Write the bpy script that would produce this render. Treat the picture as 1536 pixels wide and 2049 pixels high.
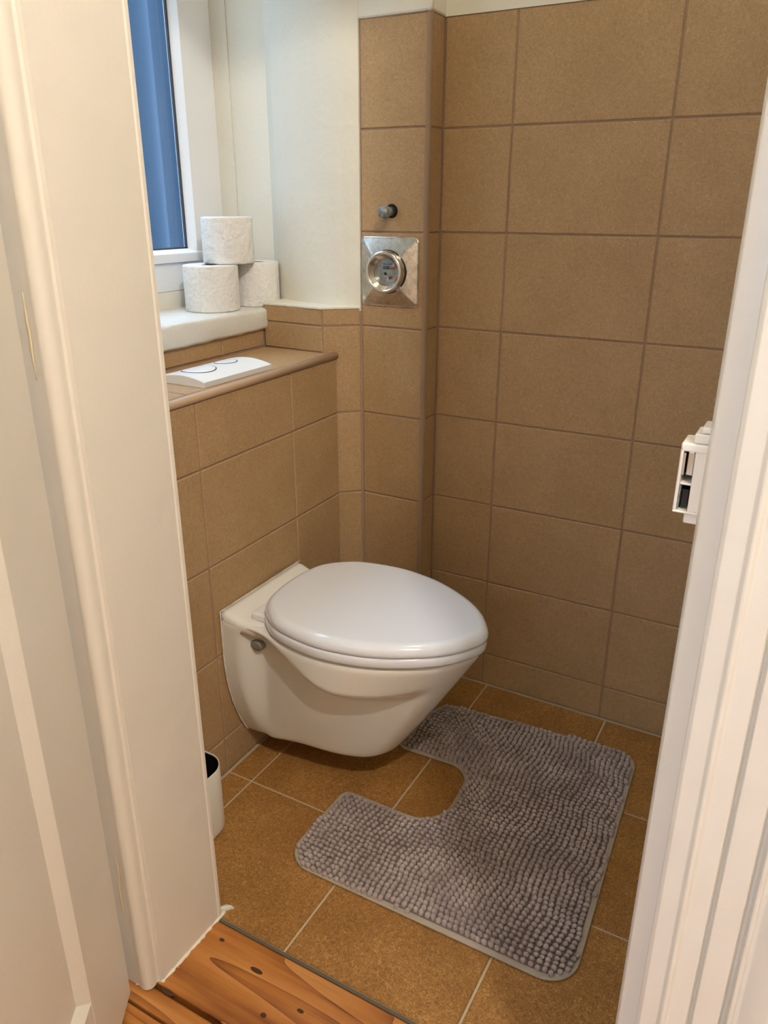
import bpy, bmesh, math, random
from mathutils import Vector, Matrix

for o in list(bpy.data.objects):
    bpy.data.objects.remove(o, do_unlink=True)
S = bpy.context.scene
COL = S.collection
random.seed(7)

# ------------------------------------------------------------------ camera
F_PX, IMG_W, IMG_H = 1559.33, 1536.0, 2049.0
cam_d = bpy.data.cameras.new('camera')
cam = bpy.data.objects.new('camera', cam_d)
COL.objects.link(cam)
S.camera = cam
cam_d.sensor_fit = 'VERTICAL'
cam_d.sensor_height = 24.0
cam_d.lens = 24.0 * F_PX / IMG_H
cam_d.clip_start = 0.02
RIGHT = Vector((0.8725897, 0.4884526, 0.00113105))
DOWN = Vector((0.18117859, -0.32151198, -0.92941076))
FWD = Vector((-0.45360946, 0.81119918, -0.36904519))
m = Matrix.Identity(4)
for i in range(3):
    m[i][0], m[i][1], m[i][2] = RIGHT[i], -DOWN[i], -FWD[i]
m[0][3], m[1][3], m[2][3] = 0.6117, -1.6082, 1.1451
cam.matrix_world = m

# ------------------------------------------------------------------ world, daylight
W = bpy.data.worlds.new('sky')
S.world = W
W.use_nodes = True
bg = W.node_tree.nodes['Background']
bg.inputs[0].default_value = (0.56, 0.74, 1.0, 1)
bg.inputs[1].default_value = 6.8
HALL_LAMP_POWER = 2150.0
WC_LAMP_POWER = 15.0
S.view_settings.view_transform = 'Standard'
S.view_settings.look = 'None'
S.view_settings.exposure = 0.2
S.view_settings.gamma = 1.0
S.view_settings.use_curve_mapping = False


# ------------------------------------------------------------------ helpers
def lin(r, g, b):
    def f(c):
        c /= 255.0
        return c / 12.92 if c <= 0.04045 else ((c + 0.055) / 1.055) ** 2.4
    return (f(r), f(g), f(b), 1.0)


def base_mat(name, col, rough=0.5, metal=0.0, spec=0.5, coat=0.0):
    mt = bpy.data.materials.new(name)
    mt.use_nodes = True
    b = mt.node_tree.nodes['Principled BSDF']
    b.inputs['Base Color'].default_value = col
    b.inputs['Roughness'].default_value = rough
    b.inputs['Metallic'].default_value = metal
    b.inputs['Specular IOR Level'].default_value = spec
    b.inputs['Coat Weight'].default_value = coat
    return mt


def N(mt, kind, **kw):
    n = mt.node_tree.nodes.new(kind)
    for k, v in kw.items():
        setattr(n, k, v)
    return n


def link(mt, a, b):
    mt.node_tree.links.new(a, b)


def bsdf(mt):
    return mt.node_tree.nodes['Principled BSDF']


def coords(mt, scale=(1, 1, 1), rnd=True):
    """object coordinates, shifted per object so that no two pieces look the same"""
    tc = N(mt, 'ShaderNodeTexCoord')
    mp = N(mt, 'ShaderNodeMapping')
    mp.inputs['Scale'].default_value = scale
    link(mt, tc.outputs['Object'], mp.inputs['Vector'])
    if rnd:
        oi = N(mt, 'ShaderNodeObjectInfo')
        mul = N(mt, 'ShaderNodeMath', operation='MULTIPLY')
        mul.inputs[1].default_value = 37.0
        link(mt, oi.outputs['Random'], mul.inputs[0])
        link(mt, mul.outputs[0], mp.inputs['Location'])
    return mp.outputs['Vector']


def noise(mt, vec, scale, detail=4, rough=0.55):
    n = N(mt, 'ShaderNodeTexNoise')
    n.inputs['Scale'].default_value = scale
    n.inputs['Detail'].default_value = detail
    n.inputs['Roughness'].default_value = rough
    link(mt, vec, n.inputs['Vector'])
    return n


def ramp(mt, fac, stops):
    r = N(mt, 'ShaderNodeValToRGB')
    el = r.color_ramp.elements
    while len(el) < len(stops):
        el.new(0.5)
    for e, (p, c) in zip(el, stops):
        e.position = p
        e.color = c
    link(mt, fac, r.inputs[0])
    return r.outputs['Color']


def bump(mt, height, strength, dist, prev=None):
    b = N(mt, 'ShaderNodeBump')
    b.inputs['Strength'].default_value = strength
    b.inputs['Distance'].default_value = dist
    link(mt, height, b.inputs['Height'])
    if prev is not None:
        link(mt, prev, b.inputs['Normal'])
    link(mt, b.outputs['Normal'], bsdf(mt).inputs['Normal'])
    return b.outputs['Normal']


def tile_material(name, c1, c2, c3, rough, grain):
    mt = base_mat(name, c1, rough, spec=0.35)
    v = coords(mt)
    big = noise(mt, v, 9, 2)
    fine = noise(mt, v, grain, 3, 0.7)
    mix = N(mt, 'ShaderNodeMath', operation='MULTIPLY_ADD')
    fine.inputs['Distortion'].default_value = 1.6
    mix.inputs[1].default_value = 0.80
    link(mt, fine.outputs['Fac'], mix.inputs[0])
    mul = N(mt, 'ShaderNodeMath', operation='MULTIPLY')
    mul.inputs[1].default_value = 0.20
    link(mt, big.outputs['Fac'], mul.inputs[0])
    link(mt, mul.outputs[0], mix.inputs[2])
    col = ramp(mt, mix.outputs[0], [(0.32, c1), (0.5, c2), (0.68, c3)])
    link(mt, col, bsdf(mt).inputs['Base Color'])
    # leathery relief from the same warped grain
    bump(mt, fine.outputs['Fac'], 0.55, 0.0022)
    return mt


M = {}
M['tile'] = tile_material('wall_tile_glaze', lin(162, 130, 92), lin(178, 146, 106), lin(196, 164, 124), 0.55, 200)
M['ftile'] = tile_material('floor_tile_glaze', lin(118, 80, 36), lin(150, 106, 52), lin(196, 150, 88), 0.5, 190)
M['grout'] = base_mat('wall_grout', lin(158, 132, 110), 0.9)
M['fgrout'] = base_mat('floor_grout', lin(196, 176, 146), 0.9)


def paint_material(name, col, rough, b_s, b_scale, spec=0.4):
    mt = base_mat(name, col, rough, spec=spec)
    v = coords(mt, rnd=False)
    n1 = noise(mt, v, b_scale, 4)
    n2 = noise(mt, v, b_scale * 9, 3)
    p = bump(mt, n1.outputs['Fac'], b_s, 0.012)
    bump(mt, n2.outputs['Fac'], b_s * 0.35, 0.003, p)
    return mt


M['plaster'] = paint_material('white_plaster', lin(231, 226, 211), 0.75, 0.5, 9, 0.25)
M['hallwall'] = paint_material('hall_plaster', lin(228, 220, 206), 0.8, 0.2, 8, 0.2)
M['paint'] = paint_material('white_gloss_paint', lin(231, 225, 213), 0.32, 0.14, 16, 0.45)
M['sillpaint'] = paint_material('sill_paint', lin(222, 219, 211), 0.45, 0.45, 26, 0.4)
M['upvc'] = base_mat('window_white', lin(236, 236, 238), 0.35)
M['gasket'] = base_mat('window_gasket', lin(60, 66, 76), 0.6)
M['ceramic'] = base_mat('sanitary_ceramic', lin(237, 235, 229), 0.08, spec=0.5, coat=0.35)
bsdf(M['ceramic']).inputs['Coat Roughness'].default_value = 0.04
M['seat'] = base_mat('seat_thermoset', lin(234, 238, 247), 0.10, spec=0.5, coat=0.5)
bsdf(M['seat']).inputs['Coat Roughness'].default_value = 0.08
M['plastic'] = base_mat('white_plastic', lin(238, 238, 238), 0.3)
M['button_gap'] = base_mat('button_gap', lin(70, 74, 82), 0.6)
M['greycap'] = base_mat('grey_cap', lin(132, 128, 120), 0.35)
M['caulk'] = base_mat('caulk', lin(226, 216, 196), 0.6)
M['profile'] = base_mat('edge_profile', lin(156, 130, 108), 0.4)
M['nosing'] = base_mat('shelf_nosing', lin(186, 157, 128), 0.4)
M['darkmetal'] = base_mat('dark_metal', lin(50, 48, 46), 0.45, 0.6)
M['black'] = base_mat('black_plastic', lin(10, 10, 11), 0.5)
M['binwhite'] = base_mat('bin_white', lin(232, 226, 214), 0.35)
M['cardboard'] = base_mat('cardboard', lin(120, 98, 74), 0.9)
M['backing'] = base_mat('mat_backing', lin(118, 106, 100), 0.95, spec=0.05)
M['flake'] = base_mat('old_paint', lin(238, 222, 184), 0.7)
M['hem'] = base_mat('mat_hem', lin(170, 158, 144), 0.9, spec=0.1)

mt = base_mat('toilet_paper', lin(233, 230, 225), 0.95, spec=0.1)
v = coords(mt)
n1 = noise(mt, v, 62, 2)
vo = N(mt, 'ShaderNodeTexVoronoi', feature='SMOOTH_F1')
vo.inputs['Scale'].default_value = 85
link(mt, v, vo.inputs['Vector'])
p_ = bump(mt, n1.outputs['Fac'], 0.65, 0.009)
bump(mt, vo.outputs['Distance'], 0.4, 0.003, p_)
M['paper'] = mt

mt = base_mat('chenille', lin(140, 124, 118), 0.95, spec=0.05)
v = coords(mt, rnd=False)
nb = noise(mt, v, 14, 3)
link(mt, ramp(mt, nb.outputs['Fac'], [(0.3, lin(152, 136, 131)), (0.7, lin(186, 171, 166))]), bsdf(mt).inputs['Base Color'])
nf = noise(mt, v, 900, 2)
bump(mt, nf.outputs['Fac'], 0.5, 0.001)
bsdf(mt).inputs['Sheen Weight'].default_value = 0.2
M['chenille'] = mt

mt = base_mat('stamped_metal', lin(205, 200, 192), 0.3, 1.0)
v = coords(mt, rnd=False)
ns = noise(mt, v, 55, 5, 0.7)
link(mt, ramp(mt, ns.outputs['Fac'], [(0.28, lin(172, 162, 148)), (0.5, lin(208, 203, 195)), (0.75, lin(222, 219, 212))]), bsdf(mt).inputs['Base Color'])
link(mt, ramp(mt, ns.outputs['Fac'], [(0.3, (0.36, 0.36, 0.36, 1)), (0.7, (0.17, 0.17, 0.17, 1))]), bsdf(mt).inputs['Roughness'])
M['stamped'] = mt
M['chrome'] = base_mat('chrome', lin(224, 220, 212), 0.16, 1.0)
mt = base_mat('aged_zinc', lin(150, 152, 148), 0.5, 0.35)
v = coords(mt, rnd=False)
nz = noise(mt, v, 140, 4)
link(mt, ramp(mt, nz.outputs['Fac'], [(0.35, lin(104, 106, 98)), (0.65, lin(158, 164, 164))]), bsdf(mt).inputs['Base Color'])
M['zinc'] = mt
M['hole'] = base_mat('dark_hole', lin(16, 12, 9), 0.9)
M['dial'] = base_mat('dial_paper', lin(206, 198, 188), 0.6)
M['inkblue'] = base_mat('ink_blue', lin(50, 96, 170), 0.6)
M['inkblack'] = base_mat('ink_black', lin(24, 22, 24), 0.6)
M['inkred'] = base_mat('ink_red', lin(176, 44, 40), 0.6)
M['inkgrey'] = base_mat('ink_grey', lin(120, 112, 106), 0.6)
M['inkwhite'] = base_mat('ink_white', lin(225, 222, 215), 0.6)

# old pine boards, grain runs along local x
mt = base_mat('pine_board', lin(170, 100, 40), 0.4, spec=0.45)
v = coords(mt, (0.75, 7, 7))
cn = noise(mt, v, 1.15, 1.5, 0.4)
cm = N(mt, 'ShaderNodeMath', operation='MULTIPLY')
cm.inputs[1].default_value = 13.0
link(mt, cn.outputs['Fac'], cm.inputs[0])
w = N(mt, 'ShaderNodeMath', operation='FRACT')
link(mt, cm.outputs[0], w.inputs[0])
nk = noise(mt, coords(mt, (3, 9, 9)), 1.6, 3)
nl = noise(mt, coords(mt, (6, 160, 160)), 1.0, 3)
mx = N(mt, 'ShaderNodeMath', operation='MULTIPLY_ADD')
mx.inputs[1].default_value = 0.36
wp_ = N(mt, 'ShaderNodeMath', operation='POWER')
wp_.inputs[1].default_value = 0.45
link(mt, w.outputs[0], wp_.inputs[0])
link(mt, wp_.outputs[0], mx.inputs[0])
ml = N(mt, 'ShaderNodeMath', operation='MULTIPLY_ADD')
ml.inputs[1].default_value = 0.5
link(mt, nk.outputs['Fac'], ml.inputs[0])
ms = N(mt, 'ShaderNodeMath', operation='MULTIPLY')
ms.inputs[1].default_value = 0.32
link(mt, nl.outputs['Fac'], ms.inputs[0])
link(mt, ms.outputs[0], ml.inputs[2])
link(mt, ml.outputs[0], mx.inputs[2])
link(mt, ramp(mt, mx.outputs[0], [(0.36, lin(80, 42, 15)), (0.47, lin(138, 82, 34)), (0.64, lin(172, 110, 50)), (0.88, lin(200, 142, 80))]), bsdf(mt).inputs['Base Color'])
bump(mt, mx.outputs[0], 0.15, 0.002)
M['pine'] = mt
M['knot'] = base_mat('pine_knot', lin(70, 40, 18), 0.5)
M['stripdirt'] = base_mat('strip_dirt', lin(96, 84, 68), 0.9)
M['gapdirt'] = base_mat('gap_dirt', lin(46, 34, 24), 0.95)

# thin pane: mostly clear, a little mirror
mt = bpy.data.materials.new('pane_glass')
mt.use_nodes = True
nt = mt.node_tree
nt.nodes.clear()
out = N(mt, 'ShaderNodeOutputMaterial')
tr = N(mt, 'ShaderNodeBsdfTransparent')
tr.inputs[0].default_value = (0.92, 0.95, 0.97, 1)
gl = N(mt, 'ShaderNodeBsdfGlossy')
gl.inputs['Roughness'].default_value = 0.03
mixs = N(mt, 'ShaderNodeMixShader')
mixs.inputs[0].default_value = 0.05
link(mt, tr.outputs[0], mixs.inputs[1])
link(mt, gl.outputs[0], mixs.inputs[2])
link(mt, mixs.outputs[0], out.inputs[0])
M['glass'] = mt
M['facade'] = base_mat('shaft_wall_paint', lin(20, 46, 64), 0.85)


def emit_mat(name, col, s):
    e = bpy.data.materials.new(name)
    e.use_nodes = True
    b = e.node_tree.nodes['Principled BSDF']
    b.inputs['Base Color'].default_value = (0.9, 0.9, 0.9, 1)
    b.inputs['Emission Color'].default_value = col
    b.inputs['Emission Strength'].default_value = s
    return e


M['bulb'] = emit_mat('hall_bulb_glow', (1.0, 0.93, 0.84, 1), HALL_LAMP_POWER)
M['globe'] = emit_mat('wc_globe_glow', (1.0, 0.95, 0.83, 1), WC_LAMP_POWER)


# ------------------------------------------------------------------ object helpers
def tag(o, label=None, cat=None, group=None, kind=None):
    if label:
        o['label'] = label
    if cat:
        o['category'] = cat
    if group:
        o['group'] = group
    if kind:
        o['kind'] = kind
    return o


def empty(name, loc, label=None, cat=None, group=None, kind=None):
    o = bpy.data.objects.new(name, None)
    o.empty_display_size = 0.05
    COL.objects.link(o)
    o.location = loc
    return tag(o, label, cat, group, kind)


def mesh_obj(name, verts, faces, mat, parent=None, smooth=False, loc=None, rotz=0.0):
    """verts in world space unless loc is given; a parented mesh keeps its world place"""
    me = bpy.data.meshes.new(name)
    me.from_pydata([tuple(v) for v in verts], [], faces)
    me.update()
    if smooth:
        for p in me.polygons:
            p.use_smooth = True
    me.materials.append(M[mat])
    o = bpy.data.objects.new(name, me)
    COL.objects.link(o)
    place(o, parent, loc, rotz)
    return o


def world_loc(o):
    v = Vector(o.location)
    while o.parent:
        o = o.parent
        v = v + Vector(o.location)
    return v


def place(o, parent, loc=None, rotz=0.0):
    """parents are never rotated here, so offsets simply add up"""
    l = Vector(loc) if loc is not None else Vector((0, 0, 0))
    if parent is not None:
        o.parent = parent
        l = l - world_loc(parent)
    o.location = l
    o.rotation_euler = (0, 0, rotz)


def fix_normals(o):
    bm = bmesh.new()
    bm.from_mesh(o.data)
    bmesh.ops.recalc_face_normals(bm, faces=bm.faces)
    bm.to_mesh(o.data)
    bm.free()
    return o


def bevel(o, width, seg=2, angle=40):
    md = o.modifiers.new('bevel', 'BEVEL')
    md.width = width
    md.segments = seg
    md.limit_method = 'ANGLE'
    md.angle_limit = math.radians(angle)
    return o


def box(name, lo, hi, mat, parent=None, bev=0.0, seg=2):
    x0, y0, z0 = lo
    x1, y1, z1 = hi
    vs = [(x0, y0, z0), (x1, y0, z0), (x1, y1, z0), (x0, y1, z0), (x0, y0, z1), (x1, y0, z1), (x1, y1, z1), (x0, y1, z1)]
    fs = [(0, 3, 2, 1), (4, 5, 6, 7), (0, 1, 5, 4), (1, 2, 6, 5), (2, 3, 7, 6), (3, 0, 4, 7)]
    o = mesh_obj(name, vs, fs, mat, parent)
    if bev:
        bevel(o, bev, seg)
        for p in o.data.polygons:
            p.use_smooth = True
        o.modifiers.new('wn', 'WEIGHTED_NORMAL')
    return o


def prism(name, poly, z0, z1, mat, parent=None, bev=0.0, smooth=False):
    """a plan outline (counter-clockwise or not) extruded upwards"""
    n = len(poly)
    vs = [(x, y, z0) for x, y in poly] + [(x, y, z1) for x, y in poly]
    fs = [tuple(range(n))[::-1], tuple(range(n, 2 * n))]
    fs += [(i, (i + 1) % n, n + (i + 1) % n, n + i) for i in range(n)]
    o = mesh_obj(name, vs, fs, mat, parent)
    fix_normals(o)
    if bev:
        bevel(o, bev, 2)
    return o


def loft(name, rings, mat, parent=None, cap0=True, cap1=True, closed=True, smooth=True):
    n = len(rings[0])
    vs = [p for r in rings for p in r]
    fs = []
    for k in range(len(rings) - 1):
        for i in range(n if closed else n - 1):
            j = (i + 1) % n
            fs.append((k * n + i, k * n + j, (k + 1) * n + j, (k + 1) * n + i))
    if cap0:
        fs.append(tuple(range(n))[::-1])
    if cap1:
        b = (len(rings) - 1) * n
        fs.append(tuple(range(b, b + n)))
    o = mesh_obj(name, vs, fs, mat, parent, smooth)
    return fix_normals(o)


def lathe(name, prof, mat, parent, origin, axis='Z', seg=48, close=False, smooth=True):
    """prof: list of (radius, height along axis)"""
    rings = []
    for r, h in prof:
        ring = []
        for i in range(seg):
            a = 2 * math.pi * i / seg
            c, s = r * math.cos(a), r * math.sin(a)
            if axis == 'Z':
                q = (origin[0] + c, origin[1] + s, origin[2] + h)
            else:                                      # axis -Y
                q = (origin[0] + c, origin[1] - h, origin[2] + s)
            ring.append(q)
        rings.append(ring)
    if close:
        rings.append(rings[0])
        return loft(name, rings, mat, parent, False, False, True, smooth)
    return loft(name, rings, mat, parent, True, True, True, smooth)


def catmull(pts, n, closed=True):
    out = []
    m_ = len(pts)
    for k in range(n):
        t = k * m_ / n
        i = int(t)
        f = t - i
        p0, p1, p2, p3 = (Vector(pts[(i + d) % m_]) for d in (-1, 0, 1, 2))
        q = 0.5 * ((2 * p1) + (p2 - p0) * f + (2 * p0 - 5 * p1 + 4 * p2 - p3) * f * f + (3 * p1 - p0 - 3 * p2 + p3) * f ** 3)
        out.append(tuple(q))
    return out


TILE_CACHE = {}


def tile_mesh(w, h, t, mat):
    key = (round(w, 4), round(h, 4), mat)
    if key in TILE_CACHE:
        return TILE_CACHE[key]
    b = 0.0018
    vs = []
    for (i, y) in ((0, t), (0, b), (b, 0)):
        vs += [(i, y, i), (w - i, y, i), (w - i, y, h - i), (i, y, h - i)]
    fs = [(8, 9, 10, 11), (3, 2, 1, 0)]
    for k in (0, 4):
        for i in range(4):
            j = (i + 1) % 4
            fs.append((k + i, k + j, k + 4 + j, k + 4 + i))
    me = bpy.data.meshes.new('tile')
    me.from_pydata(vs, [], fs)
    me.materials.append(M[mat])
    TILE_CACHE[key] = me
    return me


GAP = 0.0031


def tiles_on(parent, p0, p1, us, zs, skip=(), mat='tile', t=0.009):
    """wall tiles on the vertical plane from p0 to p1 (room on the right hand): us, zs are joint positions"""
    d = Vector((p1[0] - p0[0], p1[1] - p0[1]))
    L = d.length
    d /= L
    a = math.atan2(d.y, d.x)
    for i in range(len(us) - 1):
        for k in range(len(zs) - 1):
            if (i, k) in skip:
                continue
            w, h = us[i + 1] - us[i] - GAP, zs[k + 1] - zs[k] - GAP
            if w < 0.004 or h < 0.004:
                continue
            o = bpy.data.objects.new('tile', tile_mesh(w, h, t, mat))
            COL.objects.link(o)
            jit = random.uniform(-0.0004, 0.0004)
            u = us[i] + GAP / 2
            place(o, parent, (p0[0] + d.x * u - d.y * jit, p0[1] + d.y * u + d.x * jit, zs[k] + GAP / 2), a)


def flat_tiles(parent, xs, ys, z, mat, clip=None, t=0.009, gap=0.004):
    """floor or shelf tiles, top at z"""
    for i in range(len(xs) - 1):
        for k in range(len(ys) - 1):
            x0, x1, y0, y1 = xs[i] + gap / 2, xs[i + 1] - gap / 2, ys[k] + gap / 2, ys[k + 1] - gap / 2
            if x1 - x0 < 0.01 or y1 - y0 < 0.01:
                continue
            me = tile_mesh(x1 - x0, y1 - y0, t, mat)
            o = bpy.data.objects.new('tile', me)
            COL.objects.link(o)
            place(o, parent, (x0, y0, z + random.uniform(-0.0004, 0.0003)))
            o.rotation_euler = (math.radians(-90), 0, 0)      # local z runs to +y... front face up
            o.location.y += (y1 - y0) * 0


# ------------------------------------------------------------------ measures
A0 = 0.0859
ROWS = [0.0, A0] + [A0 + 0.2 * k for k in range(1, 7)] + [1.4835]      # joints up the walls
XT = -0.346                  # face of the low cistern wall
TW0, TW1 = (-0.343, -0.875), (-0.3545, -0.1015)
YC = -0.43                   # toilet axis
ZL = 0.826                   # shelf
PX0, PX1, PY = -0.3115, -0.1505, -0.063      # pillar
ANG0 = (-0.380, -0.121)
XB = -0.551                  # tiled strip under the sill
CEIL = 2.55
YD0, YD1 = -0.872, -1.042    # door wall

# ------------------------------------------------------------------ setting: floor
fl = box('floor', (-0.75, -0.882, -0.12), (1.05, 0.02, -0.0035), 'fgrout')
tag(fl, 'brown ochre floor tiles with pale grout in the toilet room', kind='structure')
fx = [-0.587, -0.285, 0.017, 0.319, 0.621, 0.923]
fy = [-0.881, -0.582, -0.286, -0.003]


def floor_tile(parent, x0, x1, y0, y1, z, mat, gap, t=0.009):
    me = tile_mesh(x1 - x0 - gap, y1 - y0 - gap, t, mat)
    o = bpy.data.objects.new('tile', me)
    COL.objects.link(o)
    place(o, parent, (x0 + gap / 2, y1 - gap / 2, z + random.uniform(-0.0004, 0.0003)))
    o.rotation_euler = (math.radians(-90), 0, 0)
    return o


# rotation of -90 about x sends the tile's front (-y) up to +z and its height (+z) to +y
for i in range(len(fx) - 1):
    for k in range(3):
        x0, x1 = max(fx[i], -0.345), fx[i + 1]
        o = floor_tile(fl, x0, x1, fy[k], fy[k + 1], 0.0, 'ftile', 0.0045)
        o.location.y -= (fy[k + 1] - fy[k] - 0.0045)

# ------------------------------------------------------------------ setting: back wall with tiles
wb = box('wall_back', (-0.32, 0.0025, 0.0), (1.05, 0.25, 1.4835), 'grout')
tag(wb, 'large wall of tan rectangular tiles behind the toilet', kind='structure')
tiles_on(wb, (PX1, 0), (1.05, 0), [0, 0.1505, 0.1505 + 0.3027, 0.1505 + 0.605, 0.1505 + 0.9], ROWS)
wbu = box('wall_back_upper', (-0.155, 0.0, 1.4835), (1.05, 0.25, CEIL), 'plaster')
tag(wbu, 'white plaster above the tiled back wall', kind='structure')

# ------------------------------------------------------------------ pillar
wp = prism('wall_pillar', [(PX0, PY + 0.0025), (PX1 - 0.0025, PY + 0.0025), (PX1 - 0.0025, 0.05), (PX0, 0.05)], 0, 1.4835, 'grout')
tag(wp, 'narrow tiled pipe casing with the water meter in the corner', kind='structure')
tiles_on(wp, (PX0, PY), (PX1, PY), [0.001, PX1 - PX0 - 0.0055], ROWS)
tiles_on(wp, (PX1, PY), (PX1, 0), [0.0065, 0.0615], ROWS)
# rounded edge profile
prof = []
for i in range(9):
    a = math.pi / 2 * i / 8
    prof.append((PX1 - 0.0085 + 0.0095 * math.sin(a), PY + 0.0085 - 0.0095 * math.cos(a)))
prof += [(PX1 - 0.004, PY + 0.0085), (PX1 - 0.0085, PY + 0.004)]
o = prism('edge_profile', prof, 0.0, 1.485, 'profile', wp)
wpu = prism('wall_pillar_upper', [(PX0 - 0.006, PY - 0.001), (PX1 + 0.001, PY - 0.003), (PX1 + 0.001, 0.05), (PX0 - 0.006, 0.05)], 1.4835, CEIL, 'plaster', bev=0.004)
tag(wpu, 'white plaster continuing above the tiled pipe casing', kind='structure')

# ------------------------------------------------------------------ angled strip and shelf end, tiled
lower = prism('wall_corner', [(-0.549, -0.1085), (ANG0[0] + 0.001, -0.1185), (PX0 + 0.0005, PY + 0.003), (PX0, 0.05), (-0.549, 0.05)], 0, 0.924, 'grout')
tag(lower, 'short angled tiled wall between the shelf and the pipe casing', kind='structure')
la = math.hypot(PX0 - ANG0[0], PY - ANG0[1])
# below the shelf the strip starts where the cistern wall meets it
tiles_on(lower, ANG0, (PX0, PY), [0.0, la - 0.001], ROWS[:6] + [0.924])
tiles_on(lower, (XB, -0.1115), ANG0, [0.0, math.hypot(ANG0[0] - XB, 0.0095) - 0.001], [ZL, 0.8859, 0.924])

# ------------------------------------------------------------------ low cistern wall and shelf
dw = Vector((TW1[0] - TW0[0], TW1[1] - TW0[1]))
lw = dw.length
nrm = Vector((dw.y, -dw.x)) / lw          # into the room
off = 0.0025
wl = prism('wall_left', [(TW0[0] - nrm.x * off, TW0[1]), (TW1[0] - nrm.x * off, TW1[1]), (-0.40, -0.10), (XB - 0.05, -0.10), (XB - 0.05, -0.875)], 0, 0.8165, 'grout')
tag(wl, 'low tiled cistern wall carrying the toilet, with a shelf on top', kind='structure')


def uy(y):
    return (y - TW0[1]) / (TW1[1] - TW0[1]) * lw


tiles_on(wl, TW0, TW1, [0.0, uy(-0.5845), uy(-0.2871), lw - 0.001], ROWS[:5] + [0.8135])
# nosing along the shelf edge
ring = []
rings = []
for k, s in enumerate((0.0, 1.0)):
    q = Vector(TW0) + dw * s
    r = []
    for i in range(13):
        a = -math.pi * 0.5 + math.pi * i / 12
        r.append((q.x - 0.003 + nrm.x * 0.0075 * math.cos(a), q.y + nrm.y * 0.0075 * math.cos(a), ZL - 0.0065 + 0.0075 * math.sin(a)))
    r += [(q.x - 0.012, q.y, ZL + 0.0008), (q.x - 0.012, q.y, ZL - 0.012)]
    rings.append(r)
loft('edge_profile', rings, 'nosing', wl)
for y0, y1 in ((-0.874, -0.585), (-0.585, -0.2862), (-0.2862, -0.113)):
    o = floor_tile(wl, XB + 0.001, -0.364, y0, y1, ZL, 'tile', 0.003)
    o.location.y -= (y1 - y0 - 0.003)
# narrow cuts towards the nosing
for y0, y1 in ((-0.874, -0.585), (-0.585, -0.2862)):
    pass

# strip of tiles between shelf and sill
ws = box('wall_window_lower', (-0.80, -0.875, 0.80), (XB - 0.0025, -0.05, 0.885), 'grout')
tag(ws, 'tiled strip under the window sill', kind='structure')
tiles_on(ws, (XB, -0.875), (XB, -0.1115), [0.0, 0.31, 0.61, 0.7625], [ZL + 0.001, 0.884])

# ------------------------------------------------------------------ white plaster around the window
A = (-0.597, 0.004)
plan = [A, (-0.562, -0.024), (-0.51, -0.047), (-0.455, -0.063), (-0.41, -0.072), (-0.365, -0.075), (-0.335, -0.071), (PX0 - 0.001, PY - 0.002)]
dense = []
for i in range(len(plan) - 1):
    for k in range(4):
        f = k / 4
        dense.append((plan[i][0] * (1 - f) + plan[i + 1][0] * f, plan[i][1] * (1 - f) + plan[i + 1][1] * f))
dense.append(plan[-1])
poly = [(-0.86, 0.004)] + dense + [(PX0 - 0.001, 0.25), (-0.86, 0.25)]
ww = prism('wall_window_side', poly, 0.918, CEIL, 'plaster')
tag(ww, 'rounded white plaster wall between the window and the pipe casing', kind='structure')
for p in ww.data.polygons:
    p.use_smooth = abs(p.normal.z) < 0.5
ww.modifiers.new('es', 'EDGE_SPLIT').split_angle = math.radians(32)
# ragged painted ledge on top of the tiles
front = [(-0.552, -0.1125), (-0.50, -0.1145), (-0.44, -0.1170), (-0.382, -0.1235), (-0.347, -0.094), (PX0 - 0.001, -0.0655)]
led = []
for i in range(len(front) - 1):
    for k in range(8):
        f = k / 8
        led.append((front[i][0] * (1 - f) + front[i + 1][0] * f + random.uniform(-0.0012, 0.0012), front[i][1] * (1 - f) + front[i + 1][1] * f + random.uniform(-0.002, 0.0006)))
led.append(front[-1])
poly = led + [(PX0 - 0.001, 0.0), (-0.552, 0.0)]
o = prism('plaster_edge', poly, 0.9225, 0.9285, 'plaster', ww)
bevel(o, 0.002, 2)

# window wall beside, above, and left of the opening
XW = -0.745
wwin = prism('wall_window', [(-0.700, 0.0005), (-0.702, 0.006), (-0.86, 0.006), (-0.86, 0.0005), (-0.745, -0.0005)], 0.9155, CEIL, 'plaster')
tag(wwin, 'white plaster window wall', kind='structure')
box('wall_piece', (-0.86, -1.0, 1.99), (-0.70, 0.006, CEIL), 'plaster', wwin)
box('wall_piece', (-0.86, -1.0, 0.0), (-0.70, -0.76, 1.99), 'plaster', wwin)
box('wall_piece', (-0.86, -1.0, 0.0), (-0.605, 0.2, 0.80), 'plaster', wwin)
box('wall_piece', (-0.86, -0.76, 0.80), (-0.735, 0.006, 0.951), 'plaster', wwin)

# ------------------------------------------------------------------ sill
sp = [(-0.540, -0.86), (-0.540, -0.105), (-0.5475, -0.098), (-0.57, -0.03), (-0.60, 0.012), (-0.705, 0.012), (-0.745, 0.012), (-0.745, -0.86)]
bm = bmesh.new()
vs = [bm.verts.new((x, y, 0.868)) for x, y in sp]
f = bm.faces.new(vs)
ex = bmesh.ops.extrude_face_region(bm, geom=[f])
for g in ex['geom']:
    if isinstance(g, bmesh.types.BMVert):
        g.co.z = 0.9152
bmesh.ops.recalc_face_normals(bm, faces=bm.faces)
for e in bm.edges:
    pass
be = [e for e in bm.edges if all(abs(v.co.x + 0.54) < 0.009 for v in e.verts)]
bmesh.ops.bevel(bm, geom=be, offset=0.008, segments=4, affect='EDGES', profile=0.5)
cuts = [e for e in bm.edges if e.calc_length() > 0.3]
bmesh.ops.subdivide_edges(bm, edges=cuts, cuts=40, use_grid_fill=True)
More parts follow.
